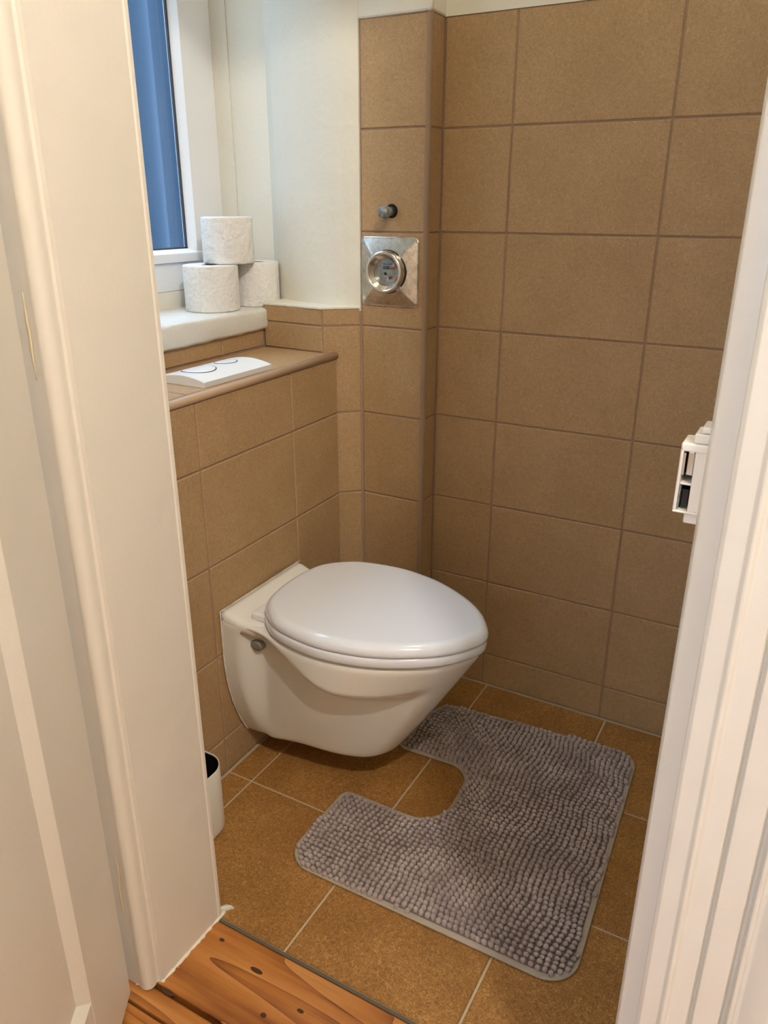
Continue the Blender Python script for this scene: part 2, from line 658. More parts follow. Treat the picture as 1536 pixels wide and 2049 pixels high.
bmesh.ops.triangulate(bm, faces=[f for f in bm.faces if len(f.verts) > 4])
import mathutils
for v in bm.verts:
    if v.co.x > -0.62:
        n_ = mathutils.noise.noise(v.co * 28) * 0.0022 + mathutils.noise.noise(v.co * 70) * 0.001
        v.co.x += n_
        if v.co.z < 0.88:
            v.co.z += n_ * 1.6 - 0.004 * max(0, min(1, (-0.15 - v.co.y) / 0.3))
me = bpy.data.meshes.new('window_sill')
bm.to_mesh(me)
bm.free()
for p in me.polygons:
    p.use_smooth = True
me.materials.append(M['sillpaint'])

# ------------------------------------------------------------------ window
win = empty('window_1', (XW, -0.38, 0.95), 'white window with blue daylight behind the pane', kind='structure')
sill = bpy.data.objects.new('window_sill', me)
COL.objects.link(sill)
place(sill, win)
sill.modifiers.new('es', 'EDGE_SPLIT').split_angle = math.radians(50)
y1, y0, z0, z1 = 0.0, -0.76, 0.951, 1.99
# outer frame (four bars), then the sash standing proud of it, glazing bead, gasket, pane
box('window_frame', (XW - 0.06, y1 - 0.084, z0), (XW, y1, z1), 'upvc', win, 0.002)
box('window_frame', (XW - 0.06, y0, z0), (XW, y0 + 0.084, z1), 'upvc', win, 0.002)
box('window_frame', (XW - 0.06, y0 + 0.084, z0), (XW + 0.004, y1 - 0.0845, z0 + 0.064), 'upvc', win, 0.003)
box('window_frame', (XW - 0.06, y0 + 0.084, z1 - 0.06), (XW, y1 - 0.084, z1), 'upvc', win, 0.002)
gy1, gy0, gz0, gz1 = -0.1155, -0.64, 1.0425, 1.90
sash = empty('sash', (XW, -0.38, 1.02))
place(sash, win, (XW, -0.38, 1.02))


def bead(y_a, y_b, z_a, z_b, side):
    """sloped glazing bead: front at the frame face, back at the pane"""
    xf, xr = XW + 0.002, XW - 0.022
    d = 0.006
    if side == 'right':
        pts = [(xf, z_b, y_b), (xf, z_b, y_a), (xr, z_b, y_a - d), (xr, z_b, y_b)]
        return [(p[0], p[2]) for p in pts]


# right and left stile of the sash, bottom and top rail
prism('sash_stile', [(XW - 0.05, y1 - 0.084), (XW + 0.002, y1 - 0.084), (XW + 0.002, gy1 + 0.010), (XW - 0.02, gy1), (XW - 0.025, gy1), (XW - 0.032, gy1 + 0.03), (XW - 0.05, gy1 + 0.03)], 1.015, 1.93, 'upvc', sash)
prism('sash_stile', [(XW - 0.05, y0 + 0.084), (XW + 0.002, y0 + 0.084), (XW + 0.002, gy0 - 0.01), (XW - 0.02, gy0), (XW - 0.05, gy0)], 1.015, 1.93, 'upvc', sash)


def rail(za, zb, bev_top):
    ys = (y0 + 0.084, y1 - 0.084)
    if bev_top:
        pr = [(XW - 0.05, za), (XW + 0.012, za), (XW + 0.012, zb - 0.008), (XW - 0.018, zb), (XW - 0.05, zb)]
    else:
        pr = [(XW - 0.05, za), (XW - 0.02, za), (XW + 0.002, za + 0.01), (XW + 0.002, zb), (XW - 0.05, zb)]
    rings = [[(x, y, z) for x, z in pr] for y in ys]
    return loft('sash_rail', rings, 'upvc', sash, smooth=False)


rail(1.0155, gz0, True)
rail(gz1, 1.93, False)
for lo, hi in (((XW - 0.024, gy1 - 0.0045, gz0), (XW - 0.019, gy1 + 0.001, gz1)), ((XW - 0.024, gy0, gz0 - 0.001), (XW - 0.019, gy1, gz0 + 0.0035))):
    box('gasket', lo, hi, 'gasket', sash)
box('pane', (XW - 0.030, gy0 - 0.005, gz0 - 0.005), (XW - 0.026, gy1 + 0.005, gz1 + 0.005), 'glass', sash)

# facing wall of the light shaft outside, with shallow vertical ribs
vs, fs = [], []
ny = 700
for i in range(ny + 1):
    y = -2.5 + 6.5 * i / ny
    x = -2.25 + 0.06 * math.sin(y * 19 + 2.2)
    vs += [(x, y, -3.0), (x, y, 2.45)]
for i in range(ny):
    fs.append((2 * i, 2 * i + 2, 2 * i + 3, 2 * i + 1))
base_n = len(vs)
vs += [(-2.6, -2.5, -3.0), (-2.6, -2.5, 2.45), (-2.6, 4.0, -3.0), (-2.6, 4.0, 2.45)]
fs += [(base_n, 0, 1, base_n + 1), (2 * ny, base_n + 2, base_n + 3, 2 * ny + 1), (base_n + 2, base_n, base_n + 1, base_n + 3)]
o = mesh_obj('wall_outside', vs, fs, 'facade', smooth=True)
tag(o, 'facing wall of the light shaft seen through the window pane', kind='structure')

# ------------------------------------------------------------------ rest of the shell
o = box('wall_right', (1.0, -0.875, 0), (1.15, 0.02, CEIL), 'plaster')
tag(o, 'far side wall of the toilet room hidden by the door frame', kind='structure')
o = box('ceiling', (-0.86, -1.05, CEIL), (1.15, 0.25, CEIL + 0.1), 'plaster')
tag(o, 'white ceiling of the toilet room', kind='structure')
wf = box('wall_front', (-0.86, YD1, 0), (-0.20, YD0, CEIL), 'plaster')
tag(wf, 'wall with the doorway into the toilet room', kind='structure')
box('wall_piece', (0.70, YD1, 0), (1.15, YD0, CEIL), 'plaster', wf)
box('wall_piece', (-0.20, YD1, 2.09), (0.70, YD0, CEIL), 'plaster', wf)

# hall behind the camera
hf = box('floor_hall', (-1.6, -3.6, -0.12), (2.6, -0.8845, -0.02), 'gapdirt')
tag(hf, 'old orange pine floorboards of the hall', kind='structure')


def board(y0, y1, x0, x1, dz=0.0):
    o = box('plank', (x0, y0, -0.022), (x1, y1, -0.001 + dz), 'pine', hf, 0.003)
    return o


board(-1.0235, -0.888, -0.20, 0.60, 0.0015)
ye = -1.0305
k = 0
while ye > -3.55:
    wd = (0.0335, 0.135, 0.142, 0.128)[min(k, 3)] if k < 4 else 0.135
    board(ye - wd, ye, -1.55, 2.55, random.uniform(-0.002, 0.0))
    ye -= wd + 0.004
    k += 1
box('metal_strip', (-0.1175, -0.8878, -0.02), (0.552, -0.8820, 0.0006), 'stripdirt', hf)
for (x, y, rx, ry) in ((-0.085, -0.9145, 0.005, 0.003), (0.055, -0.985, 0.005, 0.004), (0.0, -0.931, 0.012, 0.004), (0.10, -0.952, 0.006, 0.003), (-0.098, -1.028, 0.012, 0.004)):
    ring = [(x + rx * math.cos(a), y + ry * math.sin(a), 0.0012) for a in [2 * math.pi * i / 14 for i in range(14)]]
    top = [(q[0], q[1], 0.0009) for q in ring]
    loft('knot', [[(q[0], q[1], -0.004) for q in ring], top], 'knot', hf, smooth=False)

o = box('wall_hall_back', (-1.7, -3.7, 0), (2.7, -3.6, 0.9), 'hallwall')
tag(o, 'hall wall behind the viewer', kind='structure')
box('wall_piece', (-1.7, -3.7, 2.25), (2.7, -3.6, CEIL), 'hallwall', o)
box('wall_piece', (-1.7, -3.7, 0.9), (-0.7, -3.6, 2.25), 'hallwall', o)
box('wall_piece', (0.6, -3.7, 0.9), (2.7, -3.6, 2.25), 'hallwall', o)
w2 = empty('window_2', (-0.05, -3.65, 0.9), 'hall window behind the viewer', kind='structure')
for lo, hi in (((-0.7, -3.68, 0.9), (0.6, -3.62, 0.97)), ((-0.7, -3.68, 2.18), (0.6, -3.62, 2.25)), ((-0.7, -3.68, 0.97), (-0.63, -3.62, 2.18)), ((0.53, -3.68, 0.97), (0.6, -3.62, 2.18)), ((-0.085, -3.68, 0.97), (-0.015, -3.62, 2.18))):
    box('window_frame', lo, hi, 'upvc', w2, 0.003)
for xa, xb_ in ((-0.63, -0.085), (-0.015, 0.53)):
    box('pane', (xa, -3.652, 0.97), (xb_, -3.648, 2.18), 'glass', w2)
o = box('wall_hall_left', (-1.7, -3.6, 0), (-1.6, -0.9, CEIL), 'hallwall')
tag(o, 'hall wall on the left outside the view', kind='structure')
o = box('wall_hall_right', (2.6, -3.6, 0), (2.7, -0.9, CEIL), 'hallwall')
tag(o, 'hall wall on the right outside the view', kind='structure')
o = box('wall_hall_front', (-1.6, YD1, 0), (-0.86, YD0, CEIL), 'hallwall')
tag(o, 'hall wall beside the toilet door', kind='structure')
box('wall_piece', (1.15, YD1, 0), (2.6, YD0, CEIL), 'hallwall', o)
o = box('ceiling_hall', (-1.7, -3.7, CEIL), (2.7, -1.05, CEIL + 0.1), 'hallwall')
tag(o, 'hall ceiling above the viewer', kind='structure')

# ------------------------------------------------------------------ door frame
JL = -0.118
pts = [(JL - 0.09, YD0 - 0.002), (JL - 0.004, YD0 - 0.002), (JL + 0.001, YD0 - 0.006), (JL + 0.001, YD0 - 0.011), (JL - 0.0005, YD0 - 0.013), (JL, YD0 - 0.016), (JL, -1.0170), (JL - 0.0055, -1.0185), (JL - 0.0075, -1.0215)]
for i in range(11):                       # bead
    a = math.radians(20 - i * 13)
    pts.append((JL - 0.0175 + 0.0125 * math.cos(a), -1.0305 + 0.0125 * math.sin(a)))
pts += [(JL - 0.028, -1.0415), (JL - 0.09, -1.0425)]
jl = prism('trim_1', pts, 0.0, 2.05, 'paint')
tag(jl, 'cream painted door lining and bead on the left of the doorway', kind='structure')
jl.modifiers.new('es', 'EDGE_SPLIT').split_angle = math.radians(17)
for p in jl.data.polygons:
    p.use_smooth = True
# crumbly caulk where the lining meets the boards
def lump_strip(name, p0, p1, r, parent, seed, mat='plaster', z=0.0):
    rnd = random.Random(seed)
    rings = []
    n = 26
    for i in range(n + 1):
        f = i / n
        c = Vector(p0) * (1 - f) + Vector(p1) * f
        rr = r * rnd.uniform(0.45, 1.25)
        rings.append([(c.x + rr * math.cos(a), c.y + rr * 0.4 * math.cos(a), z + max(0, rr * 0.9 * math.sin(a))) for a in [math.pi * k / 6 for k in range(7)]])
    return loft(name, rings, mat, parent, closed=False)


lump_strip('filler', (JL, -0.868), (JL, -1.02), 0.004, jl, 3)
lump_strip('filler', (JL - 0.005, -1.02), (JL - 0.03, -1.042), 0.004, jl, 4)
lump_strip('filler', (JL + 0.003, -0.858), (JL - 0.012, -0.876), 0.009, jl, 9)

# flaked paint down the rebate beside the door leaf
for (x, y, za, zb, sd) in ((-0.152, -1.0432, 0.145, 0.225, 21), (-0.150, -1.0432, 0.96, 1.055, 22), (-0.149, -1.0432, 0.205, 0.262, 23)):
    rnd_c = random.Random(sd)
    rings = []
    for i in range(13):
        f = i / 12
        r = 0.0022 * (math.sin(math.pi * min(0.97, max(0.05, f))) ** 0.6) * rnd_c.uniform(0.6, 1.2)
        cxx = x + rnd_c.uniform(-0.0006, 0.0006)
        rings.append([(cxx + r * math.cos(a), y + 0.0004 + 0.3 * r * math.sin(a), za + (zb - za) * f) for a in [2 * math.pi * k / 8 for k in range(8)]])
    loft('paint_flake', rings, 'flake', jl)

JR = 0.551
pts = [(JR + 0.09, YD0 - 0.002), (JR + 0.004, YD0 - 0.002), (JR, YD0 - 0.008), (JR, -1.012), (JR + 0.003, -1.0185), (JR + 0.007, -1.0205), (0.5705, -1.022), (0.5725, -1.050), (0.576, -1.0535), (0.590, -1.0555), (0.5930, -1.0595), (0.5955, -1.0600), (0.5985, -1.0555), (0.6135, -1.0555), (0.6148, -1.0490), (0.6165, -1.0490), (0.6185, -1.0555), (0.638, -1.0565), (0.6395, -1.0490), (0.6425, -1.0490), (0.6445, -1.058), (0.6475, -1.0585), (0.6490, -1.0545), (0.652, -1.0545), (0.660, -1.062), (0.672, -1.066), (0.69, -1.062), (0.705, -1.045), (0.705, -1.0)]
jr = prism('trim_2', pts, 0.0, 2.05, 'paint')
tag(jr, 'cream painted door frame with mouldings on the right of the doorway', kind='structure')
bevel(jr, 0.0012, 2, 30)
for p in jr.data.polygons:
    p.use_smooth = abs(p.normal.z) < 0.5
jr.modifiers.new('wn', 'WEIGHTED_NORMAL')
jt = box('trim_3', (JL - 0.09, -1.0425, 2.05), (0.705, YD0 - 0.002, 2.12), 'paint')
tag(jt, 'head of the door frame above the view', kind='structure')

# lock keeper screwed to the back of the right stop
kp = empty('lock_keeper', (0, 0, 0), 'white painted lock keeper with worn metal openings on the right frame')
place(kp, jr, (0.545, -1.0, 0.92))
ky0, ky1 = -1.012, -0.985


def kbox(name, x0, x1, z0, z1, mat, y0=ky0, y1=ky1, bv=0.0012):
    return box(name, (x0, y0, z0), (x1, y1, z1), mat, kp, bv)


# sheared with the frame's own slope: a box lock case with two openings towards the opening
kbox('case', 0.5325, 0.5350, 0.925, 0.9765, 'paint')                 # left lip
kbox('case', 0.5325, 0.552, 0.9725, 0.979, 'paint')                  # top
kbox('case', 0.5325, 0.552, 0.9235, 0.9255, 'paint')                 # bottom
kbox('case', 0.5430, 0.552, 0.925, 0.9735, 'paint', ky0 + 0.001)     # inner cheek
kbox('case', 0.5405, 0.552, 0.979, 0.9865, 'paint', ky0 + 0.002)
kbox('case', 0.5445, 0.552, 0.9865, 0.9915, 'paint', ky0 + 0.004)
kbox('case', 0.5410, 0.552, 0.9150, 0.9235, 'paint', ky0 + 0.003)
kbox('back', 0.5345, 0.5435, 0.925, 0.973, 'darkmetal', ky1 - 0.004, ky1, 0)
kbox('latch_plate', 0.5375, 0.5425, 0.9525, 0.9715, 'chrome', ky0 + 0.006, ky0 + 0.012, 0.0008)
kbox('latch_plate', 0.5350, 0.5366, 0.9535, 0.971, 'chrome', ky0 + 0.002, ky0 + 0.012, 0.0004)
kbox('bridge', 0.5350, 0.5435, 0.9455, 0.9475, 'paint', ky0 + 0.003, ky1, 0.0006)
kbox('bolt_plate', 0.5368, 0.5420, 0.9270, 0.9415, 'darkmetal', ky0 + 0.006, ky0 + 0.012, 0.0006)
kbox('bolt_plate', 0.5350, 0.5362, 0.9265, 0.9450, 'zinc', ky0 + 0.002, ky0 + 0.012, 0.0004)

# ------------------------------------------------------------------ door leaf, half open on the left
TH = math.radians(58)
dr = Vector((math.cos(TH), -math.sin(TH)))
nf = Vector((math.sin(TH), math.cos(TH)))           # towards the viewer
H0 = Vector((-0.1435, -1.0590))
door = empty('door_1', (H0.x, H0.y, 0), 'cream panelled door leaf standing half open at the left edge', kind='structure')


def dv(s, d, z):
    q = H0 + dr * s + nf * d
    return (q.x, q.y, z)


def dbox(name, s0, s1, d0, d1, z0, z1, bv=0.002):
    vs = [dv(s0, d0, z0), dv(s1, d0, z0), dv(s1, d1, z0), dv(s0, d1, z0), dv(s0, d0, z1), dv(s1, d0, z1), dv(s1, d1, z1), dv(s0, d1, z1)]
    fs = [(0, 3, 2, 1), (4, 5, 6, 7), (0, 1, 5, 4), (1, 2, 6, 5), (2, 3, 7, 6), (3, 0, 4, 7)]
    o = fix_normals(mesh_obj(name, vs, fs, 'paint', door))
    if bv:
        bevel(o, bv, 3)
    return o


ST, LW, LH, ZB = 0.133, 0.66, 2.0, 0.008
dbox('stile', 0, ST, -0.035, 0, ZB, LH)
dbox('stile', LW - ST, LW, -0.035, 0, ZB, LH)
rails = [(ZB, 0.165), (1.00, 1.13), (1.88, LH)]
for a_, b_ in rails:
    dbox('rail', ST, LW - ST, -0.035, 0, a_, b_, 0.001)
for (za, zb) in ((0.165, 1.00), (1.13, 1.88)):
    dbox('panel', ST - 0.005, LW - ST + 0.005, -0.028, -0.012, za - 0.005, zb + 0.005, 0)
    # sloping moulding round the panel
    w_ = 0.017
    for quad in (((ST, 0, za), (ST + w_, -0.012, za + w_), (ST + w_, -0.012, zb - w_), (ST, 0, zb)),
                 ((LW - ST, 0, za), (LW - ST - w_, -0.012, za + w_), (LW - ST - w_, -0.012, zb - w_), (LW - ST, 0, zb)),
                 ((ST, 0, za), (ST + w_, -0.012, za + w_), (LW - ST - w_, -0.012, za + w_), (LW - ST, 0, za)),
                 ((ST, 0, zb), (ST + w_, -0.012, zb - w_), (LW - ST - w_, -0.012, zb - w_), (LW - ST, 0, zb))):
        a4 = [Vector(dv(*q)) for q in quad]
        back = [Vector(dv(q[0], -0.02, q[2])) for q in quad]
        fix_normals(mesh_obj('moulding', a4 + back, [(0, 1, 2, 3), (7, 6, 5, 4), (0, 4, 5, 1), (1, 5, 6, 2), (2, 6, 7, 3), (3, 7, 4, 0)], 'paint', door))

# ------------------------------------------------------------------ toilet
toilet = empty('wall_hung_toilet', (XT, YC, 0.0), 'white ceramic wall-hung toilet with closed lid', 'toilet')
half = [(0.169, 0.0), (0.160, 0.030), (0.132, 0.072), (0.090, 0.109), (0.030, 0.143), (-0.0264, 0.162), (-0.10, 0.171), (-0.187, 0.157), (-0.2345, 0.128), (-0.262, 0.095), (-0.274, 0.052), (-0.278, 0.0)]
egg = half + [(x, -y) for x, y in half[-2:0:-1]]
NE = 132
lid_out = [(q[0], q[1]) for q in catmull([(x, y, 0) for x, y in egg], NE)]


def offset_poly(poly, d):
    """move a smooth closed outline inwards by d"""
    n = len(poly)
    out = []
    for i in range(n):
        p0, p1 = Vector(poly[i - 1]), Vector(poly[(i + 1) % n])
        t = (p1 - p0).normalized()
        nn = Vector((-t.y, t.x))
        q = Vector(poly[i]) + nn * d
        out.append((q.x, q.y))
    return out


def slab(name, outline, prof, parent, mat, dome=0.0):
    """prof: (inset, z) pairs from bottom to top; the last ring is filled towards the centre"""
    rings = []
    for ins, z in prof:
        o2 = offset_poly(outline, ins)
        rings.append([(x, YC + y, z) for x, y in o2])
    last_ins, last_z = prof[-1]
    base = offset_poly(outline, last_ins)
    cx = sum(p[0] for p in base) / len(base)
    for k in range(1, 8):
        f = 1 - k / 8.2
        rings.append([(cx + (x - cx) * f, YC + y * f, last_z + dome * (1 - f * f)) for x, y in base])
    return loft(name, rings, mat, parent)


# lid: rounded edge, slightly domed
lp = [(0.012, 0.3935), (0.003, 0.3930), (0.0006, 0.3945)]
for i in range(11):
    a = math.radians(i * 9)
    lp.append((0.020 * (1 - math.cos(a)) ** 1.0, 0.398 + 0.0185 * math.sin(a)))
slab('lid', lid_out, lp, toilet, 'seat', 0.0035)
# seat ring with an opening
out_s = [(x * 1.0 - 0.002, y * 1.006) for x, y in lid_out]
inn = offset_poly(out_s, 0.062)
rings = []
for ins, z in ((0.006, 0.3715), (0.0015, 0.3725), (0.0, 0.3755), (0.0, 0.386), (0.0022, 0.3905), (0.006, 0.3922)):
    rings.append([(x, YC + y, z) for x, y in offset_poly(out_s, ins)])
rings.append([(x, YC + y, 0.391) for x, y in inn])
rings.append([(x, YC + y, 0.3725) for x, y in inn])
rings.append(rings[0])
loft('seat', rings, 'seat', toilet, False, False)
for sgn in (-1, 1):
    hb = box('hinge_block', (-0.292, YC + sgn * 0.075 - 0.034, 0.366), (-0.245, YC + sgn * 0.075 + 0.034, 0.3835), 'plastic', toilet, 0.006, 3)

# bowl body: outlines stacked in z with a rim bulge
rim_half = [(0.164, 0.0), (0.155, 0.030), (0.128, 0.070), (0.086, 0.107), (0.028, 0.141), (-0.03, 0.160), (-0.10, 0.168), (-0.18, 0.158), (-0.25, 0.145), (-0.31, 0.139), (XT, 0.138)]
low_half = [(-0.022, 0.0), (-0.027, 0.022), (-0.043, 0.046), (-0.068, 0.063), (-0.11, 0.076), (-0.15, 0.082), (-0.20, 0.086), (-0.24, 0.088), (-0.275, 0.088), (-0.31, 0.083), (XT, 0.078)]


def resample(pts, n):
    # smooth open curve through pts
    out = []
    m_ = len(pts) - 1
    for k in range(n + 1):
        t = m_ * k / n
        i = min(int(t), m_ - 1)
        f = t - i
        g = lambda j: Vector((pts[max(0, min(m_, j))][0], pts[max(0, min(m_, j))][1], 0)) if j >= 0 else Vector((pts[1][0], -pts[1][1], 0))
        p0, p1, p2, p3 = g(i - 1), g(i), g(i + 1), g(i + 2)
        q = 0.5 * ((2 * p1) + (p2 - p0) * f + (2 * p0 - 5 * p1 + 4 * p2 - p3) * f * f + (3 * p1 - p0 - 3 * p2 + p3) * f ** 3)
        out.append((q.x, q.y))
    return out


NH = 80
RIMC = resample(rim_half, NH)
LOWC = resample(low_half, NH)


def sm(a, b, x):
    t = max(0.0, min(1.0, (x - a) / (b - a)))
    return t * t * (3 - 2 * t)


def body_point(i, z):
    """i along the half outline (0 = tip, NH = wall); z height"""
    s = i / NH
    rx, ry = RIMC[i]
    lx, ly = LOWC[i]
    # straight-ish flank from the bottom to the rim
    t = max(0.0, min(1.0, (z - 0.058) / (0.372 - 0.058)))
    front = t ** 0.92
    xw = lx + (rx - lx) * front
    # half width at the wall follows the flange profile, forward the flank is slimmer
    wall_w = 0.078 + 0.060 * (1 - (1 - min(1.0, t / 0.75)) ** 2.2)
    fl_ = sm(0.80, 0.90, s)                    # 1 on the flange by the wall
    slim = ly + (ry - 0.034 - ly) * (1 - (1 - t) ** 1.6)
    slim = max(slim, ly)
    # the rim bulges out of the flank above the crease; crease rises to the back
    zc = 0.262 + 0.075 * sm(0.50, 0.80, s) + 0.030 * sm(0.42, 0.0, s)
    rim = sm(zc - 0.010, zc + 0.034, z)
    w_fw = slim + (ry - slim) * rim
    # near the tip there is no recess at all
    tip = sm(0.40, 0.14, s)
    plain = ly + (ry - ly) * (t ** 0.85)
    w_fw = w_fw * (1 - tip) + plain * tip
    w = w_fw * (1 - fl_) + wall_w * fl_
    # round the bottom edge
    return xw, w


ZS = [0.052, 0.0525, 0.054, 0.058, 0.064, 0.072, 0.084, 0.10, 0.12, 0.14, 0.16, 0.18, 0.20, 0.215, 0.23, 0.24, 0.248, 0.256, 0.264, 0.272, 0.28, 0.288, 0.296, 0.304, 0.312, 0.32, 0.328, 0.336, 0.344, 0.350, 0.356, 0.361, 0.365, 0.368]
rings = []
for kz, z in enumerate(ZS):
    shrink = {0: 0.030, 1: 0.018, 2: 0.010, 3: 0.0045, 4: 0.0015}.get(kz, 0.0)
    top = {len(ZS) - 1: 0.010, len(ZS) - 2: 0.0045, len(ZS) - 3: 0.002, len(ZS) - 4: 0.0006}.get(kz, 0.0)
    ring = []
    pts_ = [body_point(i, max(z, 0.058)) for i in range(NH + 1)]
    for i in range(NH, -1, -1):
        x, w = pts_[i]
        s = i / NH
        ins = shrink + top * (1 - sm(0.9, 1.0, s))
        xx = x - ins * (1 - sm(0.05, 0.5, s)) if i < NH else XT
        zb = 0.074 - 0.022 * sm(0.55, 1.0, s)
        zz_ = zb + (z - 0.052) / 0.316 * (0.368 - zb)
        ring.append((max(xx, XT), YC - max(w - ins, 0.0), zz_))
    right = [(x, 2 * YC - y, zz) for x, y, zz in ring[:-1]][::-1]
    rings.append(ring + right)
body = loft('bowl', rings, 'ceramic', toilet)
md = body.modifiers.new('subd', 'SUBSURF')
md.levels = 1
md.render_levels = 1
# raised deck sloping up to the wall
rings = []
for x, z, w in ((-0.240, 0.3672, 0.120), (-0.270, 0.3678, 0.134), (-0.290, 0.3685, 0.1355), (-0.305, 0.3710, 0.1360), (-0.320, 0.3765, 0.1365), (-0.333, 0.3815, 0.1368), (XT, 0.3835, 0.1370)):
    row = []
    for i in range(33):
        y = -1 + 2 * i / 32
        e = max(0.0, abs(y) - 0.93) / 0.07
        row.append((x, YC + y * w, z - 0.006 * e ** 2.5))
    row += [(x, YC + w, 0.345), (x, YC - w, 0.345)]
    rings.append(row)
loft('deck', rings, 'ceramic', toilet)
# grey cap in the side recess
capo = empty('mounting_cap', (0, 0, 0), 'grey plastic cap in the side recess')
cap_rings = []
for d, r in ((0.0, 0.0125), (0.016, 0.0120), (0.0185, 0.0095), (0.0190, 0.004)):
    cap_rings.append([(-0.272 + r * 1.25 * math.cos(a), YC - 0.106 - d, 0.3185 + r * math.sin(a)) for a in [2 * math.pi * k / 20 for k in range(20)]])
bpy.data.objects.remove(capo)
o = loft('mounting_cap', cap_rings, 'greycap', toilet)
o['label'] = 'grey plastic cap in the side recess'
# caulk line along the wall
pts3 = []
for z in [0.384 - 0.01 * k for k in range(33)]:
    zz = max(z, 0.055)
    x, w = body_point(NH, max(zz, 0.058))
    pts3.append((XT + 0.0015, YC - w - 0.0008, zz))
rings = []
for q in pts3:
    r = random.uniform(0.0012, 0.0024)
    rings.append([(q[0] + r * math.cos(a), q[1] + r * math.sin(a), q[2]) for a in [2 * math.pi * k / 7 for k in range(7)]])
loft('caulk_line', rings, 'caulk', toilet)
pts3 = [(XT + 0.001, YC - 0.1375 + 0.275 * k / 24, 0.384) for k in range(25)]
rings = []
for q in pts3:
    r = random.uniform(0.0008, 0.0018)
    rings.append([(q[0] + r * math.cos(a), q[1], q[2] + r * math.sin(a)) for a in [2 * math.pi * k / 7 for k in range(7)]])
loft('caulk_line', rings, 'caulk', toilet)

# ------------------------------------------------------------------ flush plate on the shelf
fp = empty('flush_plate', (-0.43, -0.428, ZL), 'white dual-button flush plate lying on the tiled shelf', 'flush plate')
fx0, fx1, fy0, fy1 = -0.497, -0.368, -0.531, -0.327


def arch(x):
    u = (x - fx0) / (fx1 - fx0)
    return ZL + 0.0075 + 0.0125 * math.sin(math.pi * min(1, max(0, 0.08 + 0.92 * (1 - u)))) ** 0.9


rings = []
for y, ins in ((fy0, 0.0015), (fy0 + 0.0015, 0.0), (fy1 - 0.0015, 0.0), (fy1, 0.0015)):
    row = [(fx0 + (fx1 - fx0) * k / 24, y, arch(fx0 + (fx1 - fx0) * k / 24) - ins) for k in range(25)]
    row += [(fx1 - 0.0015, y, ZL + 0.0006), (fx0 + 0.0015, y, ZL + 0.0006)]
    rings.append(row)
o = loft('plate', rings, 'plastic', fp)
o.modifiers.new('es', 'EDGE_SPLIT').split_angle = math.radians(35)


def ellipse_patch(name, cx, cy, rx, ry, h, mat, parent, inner=0.0):
    rings = []
    prof = [(1.0, -0.002), (1.0, h * 0.5), (0.96, h), (0.7, h * 1.15), (0.35, h * 1.25), (0.02, h * 1.3)]
    for f, dz in prof:
        rings.append([(cx + rx * f * math.cos(a), cy + ry * f * math.sin(a), arch(cx + rx * f * math.cos(a)) + dz) for a in [2 * math.pi * k / 40 for k in range(40)]])
    return loft(name, rings, mat, parent)


for (cx, cy, rx, ry) in ((-0.432, -0.474, 0.030, 0.035), (-0.438, -0.388, 0.021, 0.024)):
    g = ellipse_patch('button_gap', cx, cy, rx + 0.0018, ry + 0.0018, 0.0007, 'button_gap', fp)
    b = ellipse_patch('button', cx, cy, rx, ry, 0.0010, 'plastic', fp)

# ------------------------------------------------------------------ toilet paper rolls


def paper_roll(loc, r, label, seam_deg):
    t = empty('toilet_paper_roll', loc, label, 'toilet paper', 'toilet paper rolls on the window sill')
    rc = 0.0205
    h = 0.0995
    lathe('paper', [(rc, 0.001), (rc + 0.002, 0.0), (r - 0.003, 0.0), (r - 0.0008, 0.001), (r, 0.004), (r, h - 0.004), (r - 0.0008, h - 0.001), (r - 0.003, h), (rc + 0.002, h), (rc, h - 0.001)], 'paper', t, loc, close=True, seg=64)
    lathe('core', [(rc - 0.0012, 0.001), (rc, 0.001), (rc, h - 0.001), (rc - 0.0012, h - 0.001)], 'cardboard', t, loc, close=True, seg=40)
    lathe('core_shade_disc', [(rc - 0.0013, 0.0012), (0.001, 0.0012), (0.001, 0.002), (rc - 0.0013, 0.002)], 'cardboard', t, loc, close=True, seg=40)  # added disc low in the core, stands in for shade inside the hole
    # loose end: a curved strip lying on the roll
    a0 = math.radians(seam_deg)
    rings = []
    for k in range(9):
        a = a0 + math.radians(-1 + 3.2 * k)
        rr = r + 0.0007 - 0.0006 * k / 8
        sk = 0.0
        rings.append([(loc[0] + q * math.cos(a + sk), loc[1] + q * math.sin(a + sk), loc[2] + z) for q, z in ((rr - 0.002, 0.002), (rr, 0.002), (rr, h - 0.002), (rr - 0.002, h - 0.002))])
    le = loft('loose_end', rings, 'paper', t)
    le.modifiers.new('es', 'EDGE_SPLIT').split_angle = math.radians(35)
    return t


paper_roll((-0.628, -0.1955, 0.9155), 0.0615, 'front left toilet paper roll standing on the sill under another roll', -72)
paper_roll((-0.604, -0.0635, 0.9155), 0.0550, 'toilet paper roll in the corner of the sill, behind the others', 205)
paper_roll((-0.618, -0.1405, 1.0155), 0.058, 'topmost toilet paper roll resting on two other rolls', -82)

# ------------------------------------------------------------------ water meter
MX, MZ = -0.2385, 1.0045
wm = empty('water_meter', (MX, PY, MZ), 'round chrome water meter on a square stamped metal cover plate', 'water meter')


def rrect(w, h, r, n=6):
    out = []
    for cx, cz, a0 in ((w - r, h - r, 0), (-w + r, h - r, 90), (-w + r, -h + r, 180), (w - r, -h + r, 270)):
        for k in range(n + 1):
            a = math.radians(a0 + 90 * k / n)
            out.append((cx + r * math.cos(a), cz + r * math.sin(a)))
    return out


